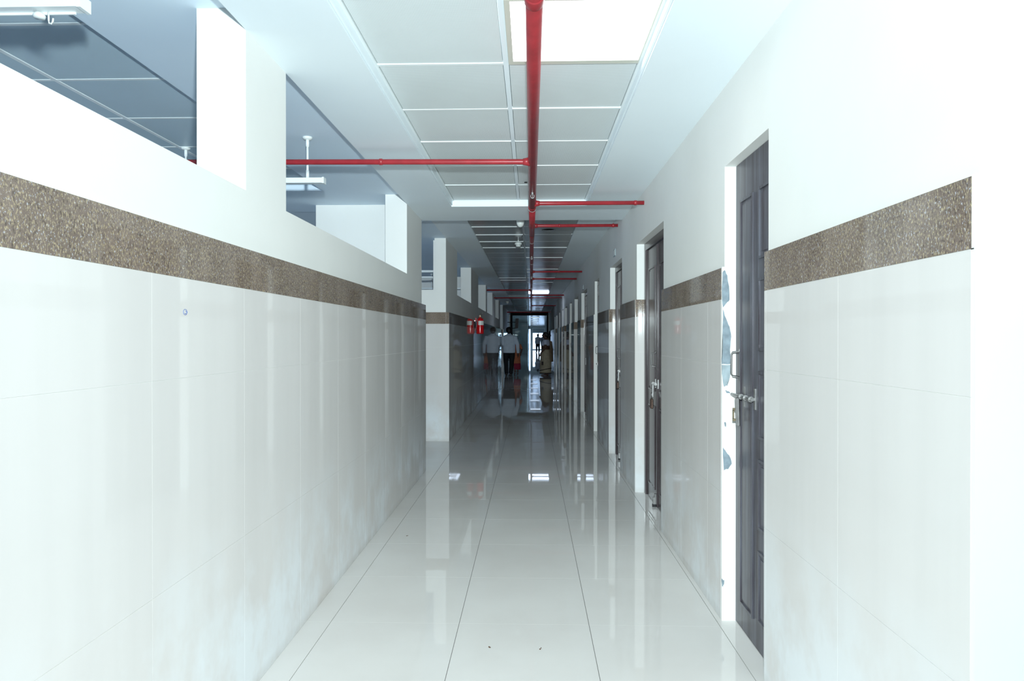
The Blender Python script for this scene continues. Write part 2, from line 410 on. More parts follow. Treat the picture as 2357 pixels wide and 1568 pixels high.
# ------------------------------------------------------------------ doors
def dhandle(parent, X, y, z0, z1, mat=None):
    bm = bmesh.new()
    tube(bm, [(X, y, z0-0.018), (X-0.003, y, z0), (X-0.028, y+0.012, z0+0.004), (X-0.034, y+0.014, z0+0.014), (X-0.034, y+0.014, z1-0.014), (X-0.028, y+0.012, z1-0.004), (X-0.003, y, z1), (X, y, z1+0.018)], 0.0045, 8)
    return obj('handle', bm, mat or M['steel'], parent, True)
def door_bolt(parent, X, y0, y1, z):
    """tower bolt lying across the door at height z"""
    bm = bmesh.new(); xr = X-0.022
    tube(bm, [(xr, y0, z), (xr, y1, z)], 0.0075, 10)
    L = y1-y0
    for k in (0.06, 0.30, 0.52):
        yy = y0+L*k; tube(bm, [(xr, yy, z), (xr, yy+0.022, z)], 0.0125, 10)
    for k in (0.10, 0.55):
        yy = y0+L*k; box(bm, X-0.004, X+0.001, yy-0.008, yy+0.012, z-0.045, z+0.045); box(bm, X-0.02, X, yy-0.004, yy+0.004, z-0.006, z+0.006)
    b1 = obj('bolt', bm, M['steel'], parent, False)
    bm = bmesh.new(); yy = y0+L*0.62
    tube(bm, [(xr-0.004, yy, z-0.005), (xr-0.010, yy-0.03, z-0.13)], [0.009, 0.007], 4)
    tube(bm, [(xr-0.016, yy-0.004, z-0.005), (xr-0.020, yy-0.034, z-0.125)], [0.005, 0.004], 4)
    obj('hasp', bm, M['steel'], parent)
    bm = bmesh.new()
    zc = z-0.085
    for (u0, u1, v0, v1) in ((-0.025, 0.025, 0.018, 0.03), (-0.025, 0.025, -0.03, -0.018), (-0.025, -0.012, -0.02, 0.02), (0.012, 0.025, -0.02, 0.02)):
        box(bm, X-0.030+u0*0.55, X-0.030+u1*0.55, yy-0.006+0.03, yy-0.003+0.03, zc+v0, zc+v1)
    obj('staple_plate', bm, M['brass'], parent)
def panel_mould(bm, X, y0, y1, z0, z1, wd=0.012, pr=0.007):
    for (a, b2, c, d) in ((y0, y1, z0, z0+wd), (y0, y1, z1-wd, z1), (y0, y0+wd, z0+wd, z1-wd), (y1-wd, y1, z0+wd, z1-wd)):
        box(bm, X-pr, X+0.002, a, b2, c, d)
    box(bm, X-0.0035, X+0.002, y0+wd*2.4, y1-wd*2.4, z0+wd*2.4, z1-wd*2.4)
def door(n, i, label):
    a, b2, X, tj = DOORS[i]
    root = sempty('door_%d' % n)
    root['label'] = label
    wood = M['wood_flash'] if i == 1 else M['wood']
    e = 0.018 if tj else 0.012
    far = b2-e-0.002; near = a+0.002
    fw = 0.06 if i == 2 or i > 2 else 0.0
    leaf0, leaf1 = near+fw, far-fw
    if fw:
        bm = bmesh.new(); box(bm, X-0.004, X+0.07, far-fw, far, 0, ZD-0.002); box(bm, X-0.004, X+0.07, near, near+fw, 0, ZD-0.002)
        box(bm, X-0.004, X+0.07, near+fw, far-fw, ZD-0.062, ZD-0.002); obj('door_frame', bm, wood, root)
    zt = ZD-0.064 if fw else ZD-0.003
    if (leaf1-leaf0) > 0.75:
        mid = leaf0+(leaf1-leaf0)*0.55
        for (p, q) in ((leaf0+0.002, mid-0.003), (mid+0.003, leaf1-0.002)):
            lf_ = bobj('door_leaf', (X+0.012, X+0.05, p, q, 0.006, zt-0.003), wood, root)
            bm = bmesh.new()
            for z0, z1 in ((0.12, 0.78), (0.90, 1.90)): panel_mould(bm, X+0.012, p+0.085, q-0.085, z0, z1)
            obj('panel_moulding', bm, wood, lf_)
        bm = bmesh.new(); box(bm, X+0.004, X+0.0125, mid-0.02, mid+0.02, 0.01, zt-0.01); obj('meeting_strip', bm, wood, root)
        XX = X+0.010
        dhandle(root, XX, mid+0.055, 1.10, 1.207)
        bm = bmesh.new()
        xr = XX-0.020
        tube(bm, [(xr, mid-0.05, 0.965), (xr, mid+0.10, 0.965)], 0.008, 8)
        for yy in (mid-0.035, mid+0.02, mid+0.07): tube(bm, [(xr, yy, 0.965), (xr, yy+0.018, 0.965)], 0.0125, 8); box(bm, XX-0.004, XX+0.002, yy, yy+0.015, 0.93, 1.0)
        obj('bolt', bm, M['steel'], root)
        bm = bmesh.new(); tube(bm, [(xr-0.006, mid+0.05, 0.955), (xr-0.010, mid+0.035, 0.86)], [0.008, 0.006], 6); obj('hasp', bm, M['steel'], root)
        bm = bmesh.new(); box(bm, XX-0.014, XX+0.002, mid+0.03, mid+0.055, 0.03, 0.10); box(bm, XX-0.026, XX-0.002, mid+0.034, mid+0.050, 0.015, 0.075); obj('foot_bolt', bm, M['steel'], root)
        bm = bmesh.new(); box(bm, XX-0.030, XX-0.002, mid+0.028, mid+0.056, 0.0, 0.020); obj('rubber_stop', bm, M['rubber'], root)
        return root, mid, XX
    lf_ = bobj('door_leaf', (X, X+0.04, leaf0, leaf1, 0.006, zt), wood, root)
    bm = bmesh.new()
    if i == 1:
        panel_mould(bm, X, 2.925, 3.10, 0.115, 1.95)
        for z0, z1 in ((1.655, 1.955), (1.27, 1.575), (0.90, 1.185), (0.52, 0.815), (0.13, 0.43)): panel_mould(bm, X, 2.63, 2.855, z0, z1)
    else:
        for z0, z1 in ((0.12, 0.85), (0.98, 1.92)): panel_mould(bm, X, leaf0+0.08, leaf1-0.08, z0, z1)
    obj('panel_moulding', bm, wood, lf_)
    if i == 1:
        dhandle(root, X, 3.118, 1.145, 1.262)
        door_bolt(root, X, 2.875, 3.165, 1.062)
    else:
        dhandle(root, X, leaf1-0.06, 1.10, 1.207); 
        bm = bmesh.new(); tube(bm, [(X-0.02, leaf1-0.14, 0.96), (X-0.02, leaf1-0.02, 0.96)], 0.008, 8); box(bm, X-0.016, X+0.001, leaf1-0.10, leaf1-0.06, 0.93, 0.99); obj('bolt', bm, M['steel'], root)
    return root, None, X
ordn = ['', 'nearest narrow dark panelled door on the right, coloured greyer for the flash light', 'double panelled dark wood door with brown padlock, second on the right', 'dark panelled double door, third on the right']
dinfo = {}
# doorway zero: leaf set deep inside, out of sight from the camera
r0 = sempty('door_1'); bobj('door_leaf', (1.09, 1.125, 0.305, 1.375, 0.006, ZD-0.004), M['wood'], r0)
for i in range(1, len(DOORS)):
    if i == 11:   # open passage, closed off by a plain white panel
        r0 = sempty('door_%d' % (i+1)); bobj('door_leaf', (1.08, 1.12, DOORS[i][0]+0.005, DOORS[i][1]-0.02, 0.006, ZD-0.004), M['white_plastic'], r0); continue
    dinfo[i] = door(i+1, i, ordn[i] if i < len(ordn) else 'dark panelled door further along the right wall')

def padlock(x, y, z, label, h=0.055, mat='lockbrown'):
    t_ = thing('padlock', label, 'padlock', (x, y, z), 0)
    bm = bmesh.new(); w_ = h*0.42
    loft(bm, [(0, 0, -h, 0.010, w_*0.75), (0, 0, -h*0.92, 0.013, w_), (0, 0, -h*0.1, 0.013, w_), (0, 0, 0, 0.010, w_*0.9)], 14); obj('lock_body', bm, M[mat], t_, False)
    bm = bmesh.new(); pts = [(0, -w_*0.55, -0.004), (0, -w_*0.55, h*0.45)] + [(0, w_*0.55*math.sin(q), h*0.45+w_*0.55*math.cos(q)) for q in (-1.1, -0.55, 0, 0.55, 1.1)] + [(0, w_*0.55, h*0.45), (0, w_*0.55, -0.004)]
    tube(bm, pts, 0.004, 8); obj('shackle', bm, M['steel'], t_, True)
    return t_
padlock(dinfo[2][2]-0.035, dinfo[2][1]+0.05, 0.845, 'brown padlock hanging from the bolt of the second door on the right', 0.075)
padlock(dinfo[3][2]-0.035, dinfo[3][1]+0.05, 0.845, 'dark padlock hanging on the third door on the right, farther off', 0.07)

# peeled patches on the first plaster jamb
def patch(outline, yface, mat, name='peeled_patch'):
    bm = bmesh.new(); f_ = [bm.verts.new((x, yface-0.0012, z)) for x, z in outline]; g_ = [bm.verts.new((x, yface+0.0005, z)) for x, z in outline]
    n_ = len(outline); bm.faces.new(f_)
    for k in range(n_): bm.faces.new((f_[k], g_[k], g_[(k+1) % n_], f_[(k+1) % n_]))
    bmesh.ops.triangulate(bm, faces=[f for f in bm.faces if len(f.verts) > 4])
    return obj(name, bm, mat, wr)
JY = 3.19-0.012
def px2jamb(px, py):   # reference pixels measured on the jamb plane
    d = ((px-1178.5)/1552, 1.0, -(py-784)/1552)
    c, s = math.cos(PITCH), math.sin(PITCH); d = (d[0], c*d[1]+s*d[2], -s*d[1]+c*d[2])
    c, s = math.cos(YAW), math.sin(YAW); d = (c*d[0]-s*d[1], s*d[0]+c*d[1], d[2])
    t_ = JY/d[1]; return (d[0]*t_, 1.324+d[2]*t_)
def ragged(pts):
    out = []
    for k in range(len(pts)):
        p = Vector(pts[k]); q = Vector(pts[(k+1) % len(pts)]); out.append(tuple(p))
        for j in (0.33, 0.66):
            m_ = p.lerp(q, j); out.append((m_[0]+random.uniform(-.9, .9), m_[1]+random.uniform(-1.5, 1.5)))
    return [px2jamb(*p) for p in out]
patch(ragged([(1663, 628), (1668, 622), (1674, 634), (1678, 660), (1679, 690), (1672, 698), (1664, 708), (1662, 680)]), JY, M['concrete'])
patch(ragged([(1664, 712), (1671, 735), (1679, 752), (1683, 775), (1680, 805), (1681, 838), (1661, 838), (1663, 800), (1663, 760)]), JY, M['concrete'])
patch(ragged([(1661, 840), (1681, 840), (1680, 868), (1674, 888), (1666, 890), (1663, 870)]), JY, M['putty'])
patch(ragged([(1670, 898), (1679, 902), (1680, 906), (1672, 905)]), JY, M['concrete'])
patch(ragged([(1664, 1030), (1671, 1040), (1681, 1054), (1684, 1068), (1676, 1080), (1666, 1083)]), JY, M['concrete'])
patch(ragged([(1661, 1332), (1667, 1336), (1666, 1346), (1662, 1350)]), JY, M['concrete'])
patch(ragged([(1667, 972), (1671, 974), (1671, 984), (1668, 980)]), JY, M['concrete'])

# ------------------------------------------------------------------ ceiling
ZC, ZT = 2.500, 2.556      # near plaster, near tile plane
ZCF, ZTF = 2.602, 2.618    # far plaster, far tile plane
RX0, RX1 = -0.712, 0.500
ceil = struct(boxes('ceiling', [
    (XLU, RX0, -3.0, 6.03, ZC, 2.70), (RX1, XRU, -3.0, 6.03, ZC, 2.70), (XLU, XRU, 6.03, 6.745, ZC, 2.70), (RX0, RX1, -3.0, -2.37, ZC, 2.70),
    (RX0, RX1, -2.37, 6.03, 2.66, 2.70),
    (XLU, -0.694, 6.745, 33.9, ZCF, 2.70), (0.517, XRU, 6.745, 33.9, ZCF, 2.70), (-0.694, 0.517, 33.24, 33.9, ZCF, 2.70), (-0.694, 0.517, 6.745, 33.9, 2.66, 2.70),
    (-0.694, 0.517, 6.745, 7.236, ZCF, 2.66)], M['ceil']))
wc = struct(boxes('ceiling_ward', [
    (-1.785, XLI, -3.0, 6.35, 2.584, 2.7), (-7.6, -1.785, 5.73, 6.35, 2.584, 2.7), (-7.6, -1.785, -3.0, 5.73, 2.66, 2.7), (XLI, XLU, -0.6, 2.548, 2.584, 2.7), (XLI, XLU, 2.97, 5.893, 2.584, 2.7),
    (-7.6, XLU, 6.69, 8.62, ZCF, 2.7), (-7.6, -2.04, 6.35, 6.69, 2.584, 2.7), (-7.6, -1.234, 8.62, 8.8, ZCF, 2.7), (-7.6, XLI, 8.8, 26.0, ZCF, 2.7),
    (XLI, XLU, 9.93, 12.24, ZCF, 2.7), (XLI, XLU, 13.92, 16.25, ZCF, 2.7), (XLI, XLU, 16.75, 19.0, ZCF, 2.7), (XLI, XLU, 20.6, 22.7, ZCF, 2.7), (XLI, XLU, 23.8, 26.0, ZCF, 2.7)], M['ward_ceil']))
# hidden back of the corridor (behind the camera)
wb = struct(boxes('wall_back', [(-7.8, XRO, -3.2, -3.0, 0, 2.8)], M['plaster']))
roof = struct(boxes('ceiling_slab', [(-7.8, XRO, -3.0, 34.0, 2.70, 2.85)], M['plaster']))

# near tile grid
XM = -0.112
def tee(parent, x0, x1, y0, y1, z, h=0.006, mat='tee'):
    piece('tee_bar', x0, x1, y0, y1, z-h, z+0.012, M[mat], parent)
ys = [3.030+0.6*k for k in range(-9, 5)] + [6.028]
tee(ceil, XM-0.012, XM+0.012, -2.37, 6.028, ZT, 0.001, 'ceil')
for (a, b2) in ((RX0+0.001, RX0+0.022), (RX1-0.022, RX1-0.001)):
    bobj('edge_angle', (a, b2, -2.37, 6.028, ZT-0.006, ZT+0.01), M['tee'], ceil)
for (a, b2) in ((RX0+0.001, RX0+0.010), (RX1-0.010, RX1-0.001)):
    bobj('edge_step', (a, b2, -2.37, 6.028, ZC+0.012, ZT-0.006), M['ceil'], ceil)
LY = (2.43, 3.03)
for k, yy in enumerate(ys[:-1]):
    y1 = ys[k+1]
    for (a, b2) in ((RX0+0.022, XM-0.012), (XM+0.012, RX1-0.022)):
        if k: tee(ceil, a, b2, yy-0.010, yy+0.010, ZT, 0.003)
        if a > XM and abs(yy-2.43) < 0.01: continue     # the light panel's cell
        # each tray hangs a little unevenly
        dz = random.uniform(0.0, 0.003)
        p = piece('ceiling_tile', a+0.002, b2-0.002, (yy if k == 0 else yy+0.012), y1-0.012, ZT-0.002, ZT+0.010, M['perf'], ceil, 0.002)
        p.rotation_euler = (random.uniform(-0.002, 0.002), random.uniform(-0.001, 0.001), 0)
        p.location.z += 0.001+dz
# far tile grid
XM2 = -0.090
fy = [7.236] + [7.84+0.605*k for k in range(0, 42)]
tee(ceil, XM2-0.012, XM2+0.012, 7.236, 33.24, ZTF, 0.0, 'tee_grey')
stf = bmesh.new(); stt = bmesh.new(); hole_cell = (0.213, 8.09)
for k, yy in enumerate(fy[:-1]):
    y1 = fy[k+1]
    for ci, (a, b2) in enumerate(((-0.692, XM2-0.012), (XM2+0.012, 0.515))):
        lamp_cell = ci == 1 and k == 19
        hh = random.choice((0.0, 0.0, 0.001, 0.001, 0.006))
        if k:
            if yy < 14: piece('tee_bar', a, b2, yy-0.006, yy+0.006, ZTF-hh, ZTF+0.010, M['tee'], ceil)
            else: box(stt, a, b2, yy-0.006, yy+0.006, ZTF-hh, ZTF+0.010)
        if lamp_cell: continue
        if ci == 1 and yy < 8.09 < y1:
            bm = bmesh.new(); cx_, cy_, r_ = 0.213, 8.09, 0.083; x0, x1, q0, q1 = a+0.002, b2-0.002, yy+0.007, y1-0.007
            N = 32; inner = []; outer = []
            for j in range(N):
                an = 2*math.pi*(j+0.5)/N; c_, s_ = math.cos(an), math.sin(an)
                tt = min(((x1-cx_)/c_ if c_ > 0 else (x0-cx_)/c_) if abs(c_) > 1e-6 else 9, ((q1-cy_)/s_ if s_ > 0 else (q0-cy_)/s_) if abs(s_) > 1e-6 else 9)
                inner.append(bm.verts.new((cx_+r_*c_, cy_+r_*s_, ZTF-0.001))); outer.append(bm.verts.new((cx_+tt*c_, cy_+tt*s_, ZTF-0.001)))
            for j in range(N):
                jn = (j+1) % N; bm.faces.new((inner[j], outer[j], outer[jn], inner[jn]))
            up = [bm.verts.new(v.co+Vector((0, 0, 0.012))) for v in inner]
            for j in range(N): bm.faces.new((inner[j], inner[(j+1) % N], up[(j+1) % N], up[j]))
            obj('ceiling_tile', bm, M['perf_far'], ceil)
            bm = bmesh.new(); bmesh.ops.create_circle(bm, cap_ends=True, segments=32, radius=r_+0.02, matrix=Matrix.Translation((cx_, cy_, ZTF+0.030)))
            obj('hole_backing', bm, M['dark'], ceil)
            continue
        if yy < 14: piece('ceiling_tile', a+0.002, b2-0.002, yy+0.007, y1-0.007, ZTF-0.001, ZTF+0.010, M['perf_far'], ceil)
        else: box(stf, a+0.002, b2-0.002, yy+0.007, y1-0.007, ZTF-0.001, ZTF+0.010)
o = obj('ceiling_tile', stf, M['perf_far'], ceil); o['kind'] = 'stuff'
o = obj('tee_bar', stt, M['tee'], ceil); o['kind'] = 'stuff'
bm = bmesh.new(); lathe(bm, [(0.013, -0.0035), (0.013, 0.0)], (-0.04, 5.33, ZT-0.002), 12)
ho = obj('screw_hole', bm, M['dark'], ceil)
# ward tile grid seen through the first opening
ZW = 2.634
xs = [-1.785-0.627, -1.785-0.627*2, -1.785-0.627*3]
wy = [-2.6+0.0, ] 
wys = [3.36+0.6*k for k in range(-9, 4)] + [5.728]
for xx in xs: tee(wc, xx-0.012, xx+0.012, -2.0, 5.728, ZW, 0.004)
edges = [-1.787]+xs
for ci in range(3):
    b2 = edges[ci]-(0.012 if ci else 0); a = edges[ci+1]+0.012
    for k in range(len(wys)-1):
        tee(wc, a, b2, wys[k]-0.010, wys[k]+0.010, ZW, 0.003)
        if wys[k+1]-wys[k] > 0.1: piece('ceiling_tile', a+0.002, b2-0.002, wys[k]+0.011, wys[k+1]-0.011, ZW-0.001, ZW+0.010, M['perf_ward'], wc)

# ------------------------------------------------------------------ ceiling lights
t_ = thing('ceiling_light', 'large square lit ceiling panel above the red pipe, nearest the viewer', 'light', (0, 0, 0))
bobj('diffuser', (-0.078+0.0, 0.478-0.006, 2.452, 2.985, ZT-0.006, ZT+0.004), M['lamp'], t_)
boxes('frame', [(-0.099, -0.078, 2.442, 3.018, ZT-0.010, ZT+0.006), (0.472, 0.477, 2.442, 3.018, ZT-0.010, ZT+0.006), (-0.078, 0.472, 2.985, 3.018, ZT-0.010, ZT+0.006), (-0.078, 0.472, 2.442, 2.452, ZT-0.010, ZT+0.006)], simple('cream lamp rim', (0.62, 0.62, 0.54), 0.5), t_)
for k, lab in ((19, 'small lit white ceiling panel halfway along the corridor, right of the pipe'),):
    a, b2 = fy[k], fy[k+1]
    t_ = thing('ceiling_light', lab, 'light', (0, 0, 0))
    bobj('diffuser', (-0.066, 0.500, a+0.02, b2-0.02, ZTF-0.034, ZTF-0.006), M['lampfar'], t_)
    boxes('frame', [(-0.078, -0.066, a+0.010, b2-0.010, ZTF-0.036, ZTF+0.006), (0.500, 0.514, a+0.010, b2-0.010, ZTF-0.036, ZTF+0.006), (-0.066, 0.500, b2-0.02, b2-0.01, ZTF-0.036, ZTF+0.006), (-0.066, 0.500, a+0.01, b2-0.02, ZTF-0.006, ZTF+0.006)], M['white'], t_)

# hanging battens in the ward
def batten(x1, y, ztop, label, rods, L=1.2, z0=2.30):
    t_ = thing('hanging_batten_light', label, 'light', (x1, y, z0), 0, 'hanging batten lights in the wards')
    bm = bmesh.new(); box(bm, -L, -0.012, -0.022, 0.022, -0.006, 0.026); obj('batten_body', bm, M['white'], t_)
    for (p, q) in ((-0.012, 0.0), (-L-0.012, -L)):
        bm = bmesh.new(); box(bm, p, q, -0.025, 0.025, -0.009, 0.029); obj('end_cap', bm, M['white'], t_)
    if 'hook' in label:
        bm = bmesh.new(); box(bm, -L+0.03, -0.04, 0.012, 0.017, -0.013, -0.006); obj('lower_lip', bm, M['white'], t_)
    for q in rods:
        bm = bmesh.new(); h = ztop-z0
        tube(bm, [(-q, 0, 0.024), (-q, 0, h-0.004)], 0.007, 10); tube(bm, [(-q, 0, 0.026), (-q, 0, 0.075)], 0.0105, 10); tube(bm, [(-q, 0, h-0.06), (-q, 0, h-0.008)], 0.0105, 10)
        r_ = obj('rod', bm, M['white'], t_, True)
        bm = bmesh.new(); lathe(bm, [(0.010, h-0.018), (0.024, h-0.014), (0.030, h-0.006), (0.030, h)], (-q, 0, 0)); obj('ceiling_rose', bm, M['white_plastic'], r_, True)
    return t_
A = batten(-1.315, 1.96, 2.584, 'white hanging batten light at the top left corner, with a hook below', (0.105, 0.95), 1.2, 2.30)
bm = bmesh.new(); lathe(bm, [(0.014, -0.03), (0.017, -0.022), (0.012, -0.014)], (-0.14, 0, 0)); obj('starter_cap', bm, M['white_plastic'], A, True)
bm = bmesh.new(); tube(bm, [(-0.112, 0, -0.012), (-0.112, 0, -0.036), (-0.110, 0, -0.044), (-0.1035, 0, -0.046), (-0.099, 0, -0.040), (-0.098, 0, -0.030)], 0.0026, 8); obj('hook', bm, M['white_plastic'], A, True)
batten(-1.292, 4.2, 2.584, 'white hanging batten light behind the red branch pipe in the second opening', (0.11, 0.72))
batten(-2.30, 4.582, 2.634, 'hanging batten light mostly hidden behind the left wall, only its rod in view', (0.075, 0.95), 1.2, 2.28)
for yy, z_ in ((9.96, 'nearest'), (10.95, 'middle'), (13.4, 'farthest')):
    batten(-1.38, yy, ZCF, 'white batten light in the ward beyond the left side passage, %s of three' % z_, (0.6, 1.0))

# ------------------------------------------------------------------ fire sprinkler pipework
PX = 0.011
pipe = thing('sprinkler_pipe', 'long red fire sprinkler pipe under the corridor ceiling with side branches', 'pipe', (0, 0, 0))
ZP, ZPF = 2.41, 2.50
bm = bmesh.new(); tube(bm, [(PX, 0.2, ZP), (PX, 5.60, ZP)], 0.0285, 20); obj('main_pipe', bm, M['red'], pipe, True)
bm = bmesh.new(); tube(bm, [(PX, 5.60, ZP), (PX, 6.55, ZP), (PX, 6.85, ZP+0.03), (PX, 7.05, ZPF-0.02), (PX, 7.25, ZPF), (PX, 7.7, ZPF)], [0.0275]*3+[0.029]*3, 20); obj('main_pipe', bm, M['red'], pipe, True)
bm = bmesh.new(); tube(bm, [(PX, 7.7, ZPF), (PX, 7.78, ZPF), (PX, 16.0, ZPF), (PX, 30.8, ZPF)], [0.029, 0.0245, 0.0245, 0.021], 16); obj('main_pipe', bm, M['red'], pipe, True)
def collar(y, z, r, l=0.05):
    bm = bmesh.new(); tube(bm, [(PX, y-l/2, z), (PX, y-l/2+0.006, z), (PX, y+l/2-0.006, z), (PX, y+l/2, z)], [r*0.95, r, r, r*0.95], 20); return obj('coupling', bm, M['red'], pipe, True)
collar(2.16, ZP, 0.0325, 0.05); collar(5.60, ZP, 0.0325, 0.05); collar(7.0, ZPF-0.02, 0.034, 0.10); collar(12.0, ZPF, 0.028); collar(18.6, ZPF, 0.026)
def clamp(y, z, r, ztop):
    bm = bmesh.new(); pts = []
    for k in range(13):
        an = math.pi + math.pi*k/12; pts.append((PX+r*math.cos(an), y, z+r*math.sin(an)))
    pts = [(PX-r, y, ztop)] + pts + [(PX+r, y, ztop)]
    tube(bm, pts, 0.0022, 6); obj('hanger_clamp', bm, M['steel'], pipe, True)
clamp(5.66, ZP, 0.031, ZT); clamp(8.25, ZPF, 0.0275, ZTF); clamp(10.6, ZPF, 0.0275, ZTF); clamp(14.6, ZPF, 0.026, ZTF)
def branch(y, z, xe, r=0.0165, joints=(), mat=None, dz=0.0):
    s = 1 if xe > 0 else -1
    bm = bmesh.new(); x0 = PX+s*0.015
    tube(bm, [(x0, y, z), (x0+s*0.05, y, z), (xe, y-0.0, z+dz)], r, 14)
    tube(bm, [(PX+s*0.018, y, z), (PX+s*0.045, y, z), (PX+s*0.06, y, z)], [r*1.7, r*1.35, r*1.2], 14)
    for j in joints:
        f_ = (j-x0)/(xe-x0); tube(bm, [(j-0.012, y, z+dz*f_), (j-0.008, y, z+dz*f_), (j+0.008, y, z+dz*f_), (j+0.012, y, z+dz*f_)], [r, r*1.2, r*1.2, r], 14)
    return obj('branch_pipe', bm, M['red'], pipe, True)
branch(4.16, ZP, -6.0, 0.0165, (-0.93, -1.9, -3.4), dz=0.035)
branch(5.45, ZP, XRU, 0.0165, (0.84,), dz=0.0)
branch(7.08, ZPF, XRU, 0.0165, (0.30, 0.86))
branch(12.0, ZPF, XRU, 0.0165, (0.5,)); branch(13.45, ZPF, XRU, 0.0165, (0.3,))
branch(16.6, ZPF, XLU, 0.018, ()); branch(19.8, ZPF, XLU, 0.016); branch(18.6, ZPF, XRU, 0.018); branch(19.8, ZPF, XRU, 0.012)
branch(24.6, ZPF, XRU, 0.018); branch(30.75, ZPF-0.005, XLU, 0.028); branch(30.75, ZPF, XRU, 0.020)
def sprinkler(y, z, r):
    bm = bmesh.new(); zz = z-r
    tube(bm, [(PX, y, zz+0.006), (PX, y, zz-0.012)], 0.009, 10)
    for s in (-1, 1): tube(bm, [(PX, y, zz-0.012), (PX+s*0.012, y, zz-0.018), (PX+s*0.012, y, zz-0.032), (PX, y, zz-0.042)], 0.0024, 6)
    tube(bm, [(PX, y, zz-0.012), (PX, y, zz-0.040)], 0.002, 6)
    lathe(bm, [(0.014, -0.0015), (0.014, 0.0015)], (PX, y, zz-0.043), 14)
    return obj('sprinkler_head', bm, M['steel'], pipe, False)
for yy, z_, r_ in ((4.92, ZP, 0.0275), (9.55, ZPF, 0.024), (12.7, ZPF, 0.024), (15.6, ZPF, 0.023), (20.5, ZPF, 0.022)): sprinkler(yy, z_, r_)

# ------------------------------------------------------------------ ceiling devices
t_ = thing('security_camera', 'white bullet shaped dome on the ceiling grid, left of the red pipe', 'camera', (-0.114, 7.30, ZTF-0.004))
bm = bmesh.new(); lathe(bm, [(0.043, 0), (0.043, -0.02), (0.042, -0.045), (0.036, -0.068), (0.025, -0.084), (0.010, -0.092), (0.002, -0.093)]); obj('dome', bm, M['white_plastic'], t_, True)
bm = bmesh.new(); lathe(bm, [(0.048, 0.0), (0.048, -0.008), (0.044, -0.010)]); obj('base_ring', bm, M['white'], t_, True)
t_ = thing('smoke_detector', 'small white smoke detector on a short stem, left of the red pipe', 'detector', (-0.166, 8.87, ZTF-0.002))
bm = bmesh.new(); lathe(bm, [(0.008, 0), (0.008, -0.045)]); obj('stem', bm, M['white_plastic'], t_, True)
bm = bmesh.new(); lathe(bm, [(0.030, -0.036), (0.046, -0.045), (0.048, -0.058), (0.044, -0.066)]); obj('base', bm, M['white_plastic'], t_, True)
bm = bmesh.new(); lathe(bm, [(0.034, -0.066), (0.034, -0.080), (0.026, -0.092), (0.010, -0.095)])
obj('sensor_chamber', bm, M['white_plastic'], t_, False)
bm = bmesh.new()
for k in range(14):
    an = 2*math.pi*k/14; box(bm, 0.0345*math.cos(an)-0.002, 0.0345*math.cos(an)+0.002, 0.0345*math.sin(an)-0.002, 0.0345*math.sin(an)+0.002, -0.079, -0.068)
obj('vent_slots', bm, M['dark'], t_)
t_ = thing('ceiling_dome', 'tiny pale dome on the left ceiling strip, far down the corridor', 'detector', (-0.82, 23.6, ZCF))
bm = bmesh.new(); lathe(bm, [(0.05, 0), (0.05, -0.03), (0.035, -0.07), (0.005, -0.085)]); obj('dome', bm, M['white_plastic'], t_, True)
bm = bmesh.new(); lathe(bm, [(0.062, 0.0), (0.060, -0.012)]); obj('base_ring', bm, M['white'], t_, True)

# small plates over doors
for yy, zz, lab in ((7.32, 2.205, 'small pale name plate above the third door on the right'), (11.71, 2.16, 'small grey name plate above the fifth door on the right')):
    t_ = thing('name_plate', lab, 'plate', (XRU, yy, zz))
    bm = bmesh.new(); box(bm, -0.008, 0.0, -0.07, 0.07, 0, 0.075); obj('plate', bm, M['putty'], t_)
    bm = bmesh.new(); box(bm, -0.010, -0.0075, -0.06, 0.06, 0.008, 0.067); obj('plate_face', bm, M['white_plastic'], t_)

# pen mark and chips on the tiles
bm = bmesh.new(); pts = []
for k in range(26):
    an = -0.4+2*math.pi*k/20; rr_ = 0.0085 if k < 20 else 0.0085-0.0008*(k-19)
    pts.append((XL+0.0006, 2.014+rr_*1.3*math.cos(an), 1.402+rr_*math.sin(an)))
tube(bm, pts, 0.0007, 5); tube(bm, [(XL+0.0006, 2.010, 1.398), (XL+0.0006, 2.022, 1.397)], 0.0007, 5)
tag(obj('pen_mark', bm, M['ink']), 'small blue pen loop drawn on the left wall tiles', 'mark')
bm = bmesh.new(); box(bm, XR-0.0008, XR+0.009, 1.3855, 1.3928, 1.5033, 1.5055)
tag(obj('paint_chip', bm, M['blackink']), 'small black chip at the tile edge below the brown band, far right', 'mark')

# crumbs on the floor
for (x, y_, lab) in ((-0.827, 4.48, 'tiny brown crumb on the floor near the left wall'), (-0.175, 2.877, 'tiny brown leaf crumb on the floor, left of the near two'), (0.041, 2.867, 'tiny brown leaf crumb on the floor, right of the near two')):
    bm = bmesh.new(); 
    for j in range(3): ball(bm, (x+random.uniform(-.004, .004), y_+random.uniform(-.006, .006), 0.0016), (random.uniform(.002, .004), .004, .0016), 8)
    tag(obj('leaf_crumb', bm, M['crumb']), lab, 'debris', 'crumbs on the floor')

